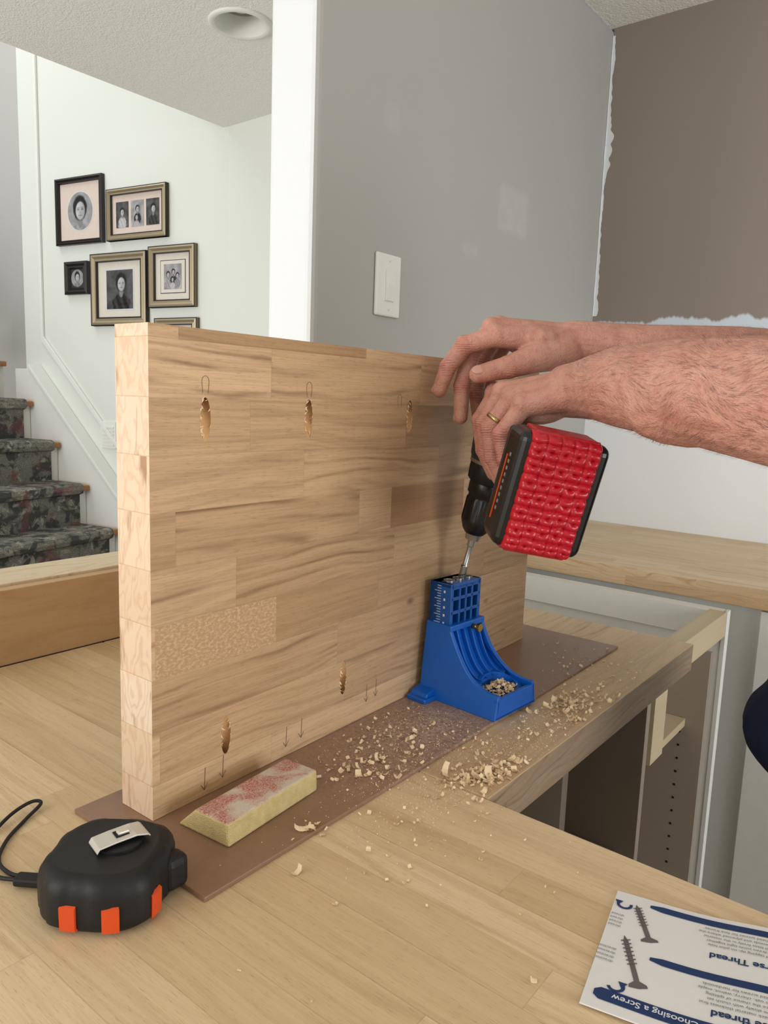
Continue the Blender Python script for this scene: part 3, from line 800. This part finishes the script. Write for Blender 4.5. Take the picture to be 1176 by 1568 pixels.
# ------------------------------------------------------------------ brochure
br=empty('instruction_booklet')
Uv=Vector((.19,-.98,0)).normalized(); Vv=Vector((-.98,-.19,0)).normalized(); B0=Vector((.5516,.185,CT))
def sh(u,v): return .0012+.010*math.exp(-((u-.125)/.05)**2)*1.0+.0022*math.sin(u*40)*.3+.0015*(v/.13)
def bp(u,v,h=0): 
    p=B0+Uv*u+Vv*v; p.z+=sh(u,v)+h; return p
BW,BH=.215,.131
g=G('booklet_paper',.45,(226,226,224),.4); c=g.coord(); g.base(g.mix(g.math('MULTIPLY',g.noise(c,8,2),.2),(232,232,230),(206,208,212))); m_paper=g.m
m_navy=plain('booklet_navy_ink',(26,56,104),.45); m_txt=plain('booklet_text_ink',(96,98,104),.5); m_scr=plain('screw_drawing_ink',(104,100,98),.45)
nu,nv=48,12
vs=[];fs=[]
for lay in (0,1):
    for j in range(nv+1):
        for i in range(nu+1):
            p=bp(BW*i/nu,BH*j/nv); 
            if lay: p.z=max(CT+.0003,p.z-.0010)
            vs.append(p)
q=(nu+1)*(nv+1)
for j in range(nv):
    for i in range(nu):
        a=j*(nu+1)+i; fs.append((a,a+1,a+nu+2,a+nu+1)); fs.append((q+a,q+a+nu+1,q+a+nu+2,q+a+1))
for i in range(nu):
    fs.append((i,i+1,q+i+1,q+i)); a=nv*(nu+1)+i; fs.append((a,a+1,q+a+1,q+a))
for j in range(nv):
    a=j*(nu+1); fs.append((a,a+nu+1,q+a+nu+1,q+a)); a+=nu; fs.append((a,a+nu+1,q+a+nu+1,q+a))
mesh('pages',vs,fs,m_paper,br,smooth=False)
def strip(name,u0,u1,v0,v1,mat,h=.0004,n=20,slant=0):
    vs=[];fs=[]
    for i in range(n+1):
        u=u0+(u1-u0)*i/n
        e=0
        if i in(0,n): e=(v1-v0)*.28
        vs+=[bp(u,v0+e+slant*i/n,h),bp(u,v1-e+slant*i/n,h)]
    for i in range(n): fs.append((2*i,2*i+1,2*i+3,2*i+2))
    mesh(name,vs,fs,mat,br)
strip('banner',.026,.20,.0055,.0125,m_navy)
strip('banner',.034,.20,.0650,.0720,m_navy)
strip('banner',.006,.082,.1115,.1225,m_navy)
strip('banner',.100,.20,.1115,.1225,m_navy)
def poly(name,pts,mat,h=.0004): mesh(name,[bp(u,v,h) for u,v in pts],[tuple(range(len(pts)))],mat,br)
def screw(u0,v0,u1,v1):
    d=Vector((u1-u0,v1-v0)); L=d.length; d/=L; nrm=Vector((-d.y,d.x))
    def pt(a,b): return (u0+d.x*a*L+nrm.x*b,v0+d.y*a*L+nrm.y*b)
    poly('screw_shank',[pt(0,0),pt(.12,.0018),pt(.86,.0018),pt(.92,.0058),pt(.97,.0062),pt(.99,0),pt(.97,-.0062),pt(.92,-.0058),pt(.86,-.0018),pt(.12,-.0018)],m_scr)
    for k in range(7):
        a=.08+.075*k; poly('screw_thread',[pt(a,-.0034),pt(a+.02,-.0034),pt(a+.05,.0034),pt(a+.03,.0034)],m_scr,.0006)
screw(.016,.012,.032,.052); screw(.014,.052,.032,.102)
def arc(cu,cv,r,a0,a1,w=.0011):
    vs=[];fs=[];n=16
    for i in range(n+1):
        a=math.radians(a0+(a1-a0)*i/n)
        for rr in (r-w,r+w): vs.append(bp(cu+rr*math.cos(a),cv+rr*math.sin(a),.0005))
    for i in range(n): fs.append((2*i,2*i+1,2*i+3,2*i+2))
    mesh('turn_arrow',vs,fs,m_navy,br)
    a=math.radians(a1); t=(cu+r*math.cos(a),cv+r*math.sin(a))
    poly('arrow_head',[(t[0]-.003,t[1]-.002),(t[0]+.003,t[1]-.002),(t[0],t[1]+.004)],m_navy,.0005)
arc(.008,.016,.0048,-20,200); arc(.018,.106,.0048,160,-40)
def text(s,u,v,size,mat,h=.0009,bold=0):
    cu=bpy.data.curves.new('txt','FONT'); cu.body=s; cu.size=size; cu.offset=bold
    o=bpy.data.objects.new('txt',cu); COL.objects.link(o)
    bpy.context.view_layer.update(); d=bpy.context.evaluated_depsgraph_get()
    me=bpy.data.meshes.new_from_object(o.evaluated_get(d)); bpy.data.objects.remove(o)
    for vv in me.vertices:
        x,y=vv.co.x,vv.co.y; vv.co=bp(u-x,v+y,h)
    me.materials.append(mat); ob=bpy.data.objects.new('lettering',me); link(ob,br)
text('Choosing a Screw',.070,.1145,.0072,m_ink,.0006,.0001)
text('Coarse Thread   Reverse',.175,.0075,.0050,m_ink,.0006)
text('Fine Thread Screws',.165,.0670,.0046,m_ink,.0006)
text('Reverse Thread',.125,.0435,.0085,m_navy,.0006,.0002)
text('Coarse thread',.125,.1000,.0085,m_navy,.0006,.0002)
for k,v in enumerate((.0160,.0205,.0250,.0295,.0340)):
    text(['use pan head screws for face frames','in softwoods and plywood where the','thread bites firmly in the material','and draws joints tight together','self tapping tip, no pilot hole'][k],.118-.002*k,v,.0036,m_txt)
for k,v in enumerate((.0760,.0805,.0850,.0895,.0940)):
    text(['fine thread screws for hardwoods','such as oak, cherry, walnut, maple','reduce the chance of splitting','drive slowly with clutch set','check material thickness first'][k],.118-.002*k,v,.0036,m_txt)
for k,v in enumerate((.070,.0745,.079,.0835)): text('direction',.012,v,.0034,m_txt)
for k,v in enumerate((.030,.0345,.039,.0435)): text('thread',.010,v,.0034,m_txt)

# ------------------------------------------------------------------ wood shavings
vs=[];fs=[]
def surfz(x,y):
    if .328<x<1.146 and .418<y<.604: return HZ
    return CT
def okpos(x,y):
    if x>.600 and y<.338: return False
    if .36<x<1.08 and y>.53: return False
    if .375<x<.507 and .448<y: return False
    if .738<x<.872 and y>.405: return False
    return True
def chip(x,y,z,s,curl):
    b=len(vs); n=random.choice((3,4,5)); w=s*random.uniform(.3,.65); 
    th=random.uniform(0,2*math.pi); tilt=random.uniform(-.6,.6)
    Rm=Matrix.Rotation(th,3,'Z')@Matrix.Rotation(tilt,3,'X')
    r=s*random.uniform(.35,1.1); a0=random.uniform(-.8,.8)
    loc=[]
    for i in range(n+1):
        a=a0+curl*(i/n-.5)
        for sd in (-1,1): loc.append(Rm@Vector((r*math.sin(a),sd*w*(1-.35*abs(i/n-.5)),r*(1-math.cos(a))+.1*s*i/n)))
    mz=min(p.z for p in loc)
    for p in loc: vs.append((x+p.x,y+p.y,z+p.z-mz+.0002))
    for i in range(n): a=b+2*i; fs.append((a,a+1,a+3,a+2))
clusters=[(.635,.365,.030,.014,150,.0050),(.655,.352,.02,.008,56,.0058),(.605,.480,.035,.025,110,.0040),(.875,.375,.045,.017,200,.0048),(.56,.445,.015,.015,30,.0048),
 (.75,.36,.10,.02,110,.0034),(.66,.47,.07,.035,110,.0026),(.54,.37,.06,.04,56,.0032),(.50,.30,.09,.05,26,.0030),(1.0,.38,.07,.03,90,.0034),(1.05,.45,.05,.03,34,.0028),(.447,.425,.007,.006,16,.0044),(.72,.40,.04,.015,70,.0036)]
for (cx,cy,sx,sy,nn_,sz) in clusters:
    for k in range(nn_):
        for t in range(6):
            x=random.gauss(cx,sx); y=random.gauss(cy,sy)
            if okpos(x,y): break
        else: continue
        s=sz*random.uniform(.35,1.15)*(1.7 if random.random()<.06 else 1)
        chip(x,y,surfz(x,y)+random.random()**3*sz*.7,s,random.uniform(.3,3.2))
for k in range(260):
    a=random.uniform(0,2*math.pi); r=math.sqrt(random.random()); lx=.028*r*math.cos(a); ly=-.034+.017*r*math.sin(a)
    p=MJ@Vector((lx,ly,.006+.024*(1-r*.5)+random.random()*.004)); chip(p.x,p.y,p.z,.0040*random.uniform(.5,1.2),random.uniform(.3,3))
for k in range(3600):
    cx,cy,sx,sy=random.choice(((.66,.47,.07,.04),(.66,.37,.05,.02),(.88,.38,.07,.02),(.58,.42,.07,.04),(.80,.37,.12,.02)))
    x=random.gauss(cx,sx); y=random.gauss(cy,sy)
    if not okpos(x,y): continue
    s=random.uniform(.0002,.0008); z=surfz(x,y)+.0002; a=random.uniform(0,6.28); b=len(vs)
    for j in range(3): vs.append((x+s*math.cos(a+2.1*j),y+s*math.sin(a+2.1*j),z))
    vs.append((x,y,z+s)); fs+=[(b,b+1,b+3),(b+1,b+2,b+3),(b+2,b,b+3)]
mesh('wood_shavings',vs,fs,m_chip)

# ------------------------------------------------------------------ the man
man=empty('man')
def finger(M,Pp,D,T,r=(.0105,.0098,.0088,.0076)):
    pts=[Vector(M),Vector(Pp),Vector(D),Vector(T)]
    return chain(pts,r)+[ellipsoid_data(pts[1],(r[1]*1.08,)*3),ellipsoid_data(pts[2],(r[2]*1.07,)*3)]
parts=[]
for f,r in ((NI,(.0120,.0110,.0100,.0088)),(NM,(.0122,.0112,.0102,.0088)),(NR,(.0117,.0107,.0098,.0085)),(NP,(.0105,.0096,.0088,.0078))): parts+=finger(*f,r=r)
W=Vector((.753,.340,1.318))
wa=[W+Vector((.012,.004,.002)),W+Vector((.004,.006,.006)),W+Vector((-.006,.004,.003)),W+Vector((-.012,.000,-.005))]
for a,f in zip(wa,(NI,NM,NR,NP)):
    parts.append(capsule_data(a,.0180,f[0],.0130))
    parts.append(ellipsoid_data(Vector(f[0])+Vector((-.001,.001,.0015)),(.0135,.0135,.0135)))
for f1,f2 in ((NI,NM),(NM,NR),(NR,NP)):
    parts.append(capsule_data(f1[0],.0112,f2[0],.0112))
parts.append(ellipsoid_data((.748,.388,1.300),(.026,.042,.021)))
NT=[(.762,.364,1.318),(.796,.412,1.312),(.808,.436,1.300),(.806,.452,1.280)]
parts+=chain(NT,(.0165,.0130,.0110,.0092))
parts+=chain([(.756,.352,1.317),(.753,.336,1.3185),(.744,.314,1.3210),(.731,.286,1.3215),(.709,.216,1.319),(.682,.150,1.312),(.655,.090,1.300)],(.0290,.0305,.0340,.0400,.0475,.0515,.0500))
parts.append(ellipsoid_data((.708,.21,1.313),(.042,.075,.046)))
parts+=chain([(.655,.090,1.300),(.74,.055,1.37),(.83,.02,1.44)],(.050,.052,.056))
larm=blob('left_arm_and_hand',parts,.0016,m_skin,man,4,.5)
FW=Vector((.8675,.392,1.378))
parts=[]
for f,r in ((FI,(.0122,.0112,.0102,.0088)),(FM,(.0122,.0112,.0102,.0088)),(FR,(.0116,.0106,.0097,.0084)),(FP,(.0104,.0095,.0087,.0076))): parts+=finger(*f,r=r)
wa=[FW+Vector((-.010,.0,-.002)),FW+Vector((-.003,.004,.004)),FW+Vector((.006,.006,.004)),FW+Vector((.014,.006,.0))]
for a,f in zip(wa,(FI,FM,FR,FP)):
    parts.append(capsule_data(a,.0175,f[0],.0130))
    parts.append(ellipsoid_data(Vector(f[0])+Vector((0,.001,.002)),(.0135,.0135,.0130)))
for f1,f2 in ((FI,FM),(FM,FR),(FR,FP)): parts.append(capsule_data(f1[0],.011,f2[0],.011))
parts.append(ellipsoid_data((.826,.436,1.377),(.036,.038,.019)))
FT=[(.842,.400,1.364),(.800,.419,1.3540),(.770,.437,1.3420),(.7475,.4610,1.3330)]
parts+=chain(FT,(.0205,.0172,.0130,.0102))
parts.append(ellipsoid_data((.772,.436,1.3425),(.0142,.0142,.0138)))
parts.append(ellipsoid_data((.7560,.4520,1.3365),(.0120,.0125,.0108)))
parts+=chain([(.862,.402,1.376),(.8675,.390,1.375),(.882,.366,1.371),(.908,.320,1.363),(.955,.24,1.355),(.989,.191,1.350)],(.0270,.0275,.0300,.0370,.0450,.0470))
parts+=chain([(.989,.191,1.350),(1.10,.11,1.40),(1.20,.04,1.44)],(.047,.050,.056))
rarm=blob('right_arm_and_hand',parts,.0016,m_skin,man,4,.5)
def nail(p,along,normal,l=.0062,w=.0046,th=.0016):
    a=Vector(along).normalized(); nz_=Vector(normal); nz_=(nz_-a*nz_.dot(a)).normalized(); b=nz_.cross(a)
    Rm=Matrix((a,b,nz_)).transposed()
    v,f=ellipsoid_data(p,(l,w,th),Rm); mesh('fingernail',v,f,m_nail,man,smooth=True)
t=Vector(FT[3]); d=(Vector(FT[3])-Vector(FT[2])).normalized(); nr=Vector((-.62,-.45,.64)); nr=(nr-d*nr.dot(d)).normalized()
nail(t-d*.0005+nr*.0082,d,nr,.0082,.0064,.0022)
for f in (FI,FM):
    t=Vector(f[3]); d=(t-Vector(f[2])).normalized(); nr=Vector((-.3,.9,.2)); nr=(nr-d*nr.dot(d)).normalized(); nail(t+nr*.0074,d,nr)
a=Vector(NR[0]);b=Vector(NR[1]);c_=a.lerp(b,.72); d=(b-a).normalized(); x,y=frame_of(d)
vs=[];fs=[]
for k in range(32):
    t=2*math.pi*k/32
    for (rr,hh) in ((.0108,-.0024),(.0123,-.0018),(.0123,.0018),(.0108,.0024)): vs.append(c_+x*math.cos(t)*rr+y*math.sin(t)*rr+d*hh)
for k in range(32):
    for j in range(4): fs.append((k*4+j,k*4+(j+1)%4,((k+1)%32)*4+(j+1)%4,((k+1)%32)*4+j))
mesh('wedding_ring',vs,fs,m_gold,man,smooth=True)
def armhair(ob,axis0,axis1,count,name,tmin=0,tmax=1):
    bpy.context.view_layer.update(); dgx=bpy.context.evaluated_depsgraph_get()
    me=bpy.data.meshes.new_from_object(ob.evaluated_get(dgx))
    A=Vector(axis0);B=Vector(axis1);ax=(B-A); L=ax.length; ax.normalize()
    polys=[(p.center.copy(),p.normal.copy()) for p in me.polygons if tmin*L<(p.center-A).dot(ax)<tmax*L and ((p.center-A)-ax*(p.center-A).dot(ax)).length<.09]
    vs=[];fs=[]
    for k in range(count):
        base,nrm=random.choice(polys); t=(base-A).dot(ax)/L
        if random.random()>.35+.65*t: continue
        side=nrm.cross(ax).normalized()
        sw_=noise.noise(base*25)
        dirv=(-ax*.8+side*(sw_*1.6+random.uniform(-.25,.35))+nrm*random.uniform(.10,.35)).normalized()
        ln=random.uniform(.006,.013); wv=dirv.cross(nrm).normalized()*.00007
        m=base+dirv*ln*.5+nrm*.0006; e=base+dirv*ln-nrm*ln*.12; b=len(vs)
        vs+=[base-wv,base+wv,m-wv*.8,m+wv*.8,e]; fs+=[(b,b+1,b+3,b+2),(b+2,b+3,b+4)]
    bpy.data.meshes.remove(me)
    mesh(name,vs,fs,m_hair,man)
armhair(larm,(.750,.33,1.318),(.660,.10,1.305),9000,'arm_hair_left',0,1.0)
armhair(rarm,(.868,.392,1.378),(.989,.191,1.350),4000,'arm_hair_right',0,1.0)
parts=[]
parts+=chain([(1.03,.0,.98),(1.03,.0,1.15),(1.03,-.01,1.35)],(.150,.150,.145))
parts+=[ellipsoid_data((1.03,.045,1.00),(.165,.135,.15)),ellipsoid_data((1.03,.01,1.30),(.20,.115,.19)),ellipsoid_data((1.03,0,1.44),(.17,.08,.06))]
parts+=chain([(.88,.01,1.44),(.84,.02,1.435),(.760,.045,1.385)],(.070,.070,.064))
parts+=chain([(1.16,.01,1.44),(1.20,.03,1.435),(1.125,.092,1.405)],(.070,.068,.062))
parts+=chain([(1.03,-.01,1.46),(1.03,0,1.505)],(.075,.062))
parts.append(ellipsoid_data((1.005,.075,.925),(.12,.125,.080)))
blob('shirt',parts,.007,m_shirt,man,6,.5)
parts=[ellipsoid_data((1.03,-.01,.93),(.165,.125,.12))]
for sx in (-1,1):
    parts+=chain([(1.03+sx*.085,-.01,.88),(1.03+sx*.105,.01,.50),(1.03+sx*.115,-.03,.09)],(.092,.066,.052))
blob('jeans',parts,.008,m_jeans,man,6,.5)
for sx in (-1,1):
    parts=chain([(1.03+sx*.115,-.05,.045),(1.03+sx*.125,.10,.040)],(.045,.040))+[ellipsoid_data((1.03+sx*.118,.03,.018),(.048,.13,.018))]
    blob('shoe',parts,.006,m_shoe,man,3,.5)
MH=Matrix.Translation((1.02,.045,1.64))@Matrix.Rotation(math.radians(25),4,'Z')@Matrix.Rotation(math.radians(-32),4,'X')
parts=[ellipsoid_data((0,-.005,.035),(.076,.095,.085)),ellipsoid_data((0,.025,-.030),(.060,.068,.075)),ellipsoid_data((0,.055,-.085),(.030,.024,.020)),
 ellipsoid_data((0,.097,-.012),(.013,.018,.016)),ellipsoid_data((0,-.005,.0),(.070,.085,.06))]+chain([(0,.084,.022),(0,.100,-.010)],(.009,.011))
for sx in (-1,1):
    parts+=[ellipsoid_data((sx*.074,-.005,-.005),(.008,.018,.032)),ellipsoid_data((sx*.032,.076,.032),(.022,.012,.008)),ellipsoid_data((sx*.036,.066,-.020),(.022,.02,.022))]
parts+=[ellipsoid_data((0,.084,-.052),(.022,.010,.006)),ellipsoid_data((0,.082,-.064),(.019,.010,.006))]
blob('head',parts,.004,m_skinf,man,4,.5,M=MH)
blob('neck',chain([(1.03,-.01,1.44),(1.025,.015,1.56)],(.060,.055)),.006,m_skinf,man,3)
for sx in (-1,1):
    v,f=ellipsoid_data((sx*.031,.080,.012),(.0125,.0095,.0080)); mesh('eye',v,f,m_ink,man,smooth=True,M=MH)
    v,f=ellipsoid_data((sx*.031,.0885,.011),(.0050,.0025,.0050)); mesh('iris',v,f,m_headhair,man,smooth=True,M=MH)
    v,f=ellipsoid_data((sx*.032,.088,.036),(.020,.004,.0035)); mesh('eyebrow',v,f,m_headhair,man,smooth=True,M=MH)
blob('hair',[ellipsoid_data((0,-.018,.055),(.083,.098,.080)),ellipsoid_data((0,-.05,.0),(.074,.062,.07)),ellipsoid_data((0,.05,.092),(.055,.035,.022))],.005,m_headhair,man,3,.5,M=MH)

# ------------------------------------------------------------------ light
w=bpy.data.worlds.new('world'); S.world=w; w.use_nodes=True
bg=w.node_tree.nodes['Background']; bg.inputs[0].default_value=(.96,.98,.99,1); bg.inputs[1].default_value=.80
def area(name,loc,target,sx,sy,e,col):
    l=bpy.data.lights.new(name,'AREA'); l.shape='RECTANGLE'; l.size=sx; l.size_y=sy; l.energy=e; l.color=col
    o=bpy.data.objects.new(name,l); COL.objects.link(o); o.location=loc
    o.rotation_euler=(Vector(target)-Vector(loc)).to_track_quat('-Z','Y').to_euler(); return o
area('window_light_left',(-2.6,1.2,1.9),(1.0,.8,1.1),2.4,1.8,50,(1,.995,.98))
area('window_light_kitchen',(1.0,-3.0,1.4),(2.2,.8,1.5),2.2,1.6,56,(.97,.985,1.0))
area('hall_fill_light',(-2.8,3.2,.9),(1.2,1.8,2.48),2.2,1.2,84,(1,.995,.98))  # added fill aimed upward to brighten the ceiling, not an actual window
area('stairwell_fill_light',(1.0,4.2,4.4),(1.6,3.9,1.5),1.6,1.6,30,(1,.995,.98))  # added fill that lights the stair walls, no real skylight above

# ------------------------------------------------------------------ camera
R=Vector((.6217,-.780,.0355)).normalized(); F=Vector((.7772,.6138,-.1473)).normalized()
R=(R-F*R.dot(F)).normalized(); Up=R.cross(F)
cam=bpy.data.cameras.new('camera'); cam.sensor_width=36; cam.sensor_fit='AUTO'; cam.lens=36*1150/1568; cam.clip_start=.02
co=bpy.data.objects.new('camera',cam); COL.objects.link(co)
co.matrix_world=Matrix(((R.x,Up.x,-F.x,0),(R.y,Up.y,-F.y,0),(R.z,Up.z,-F.z,1.30),(0,0,0,1)))
S.camera=co
S.view_settings.view_transform='Standard'
S.view_settings.look='None'
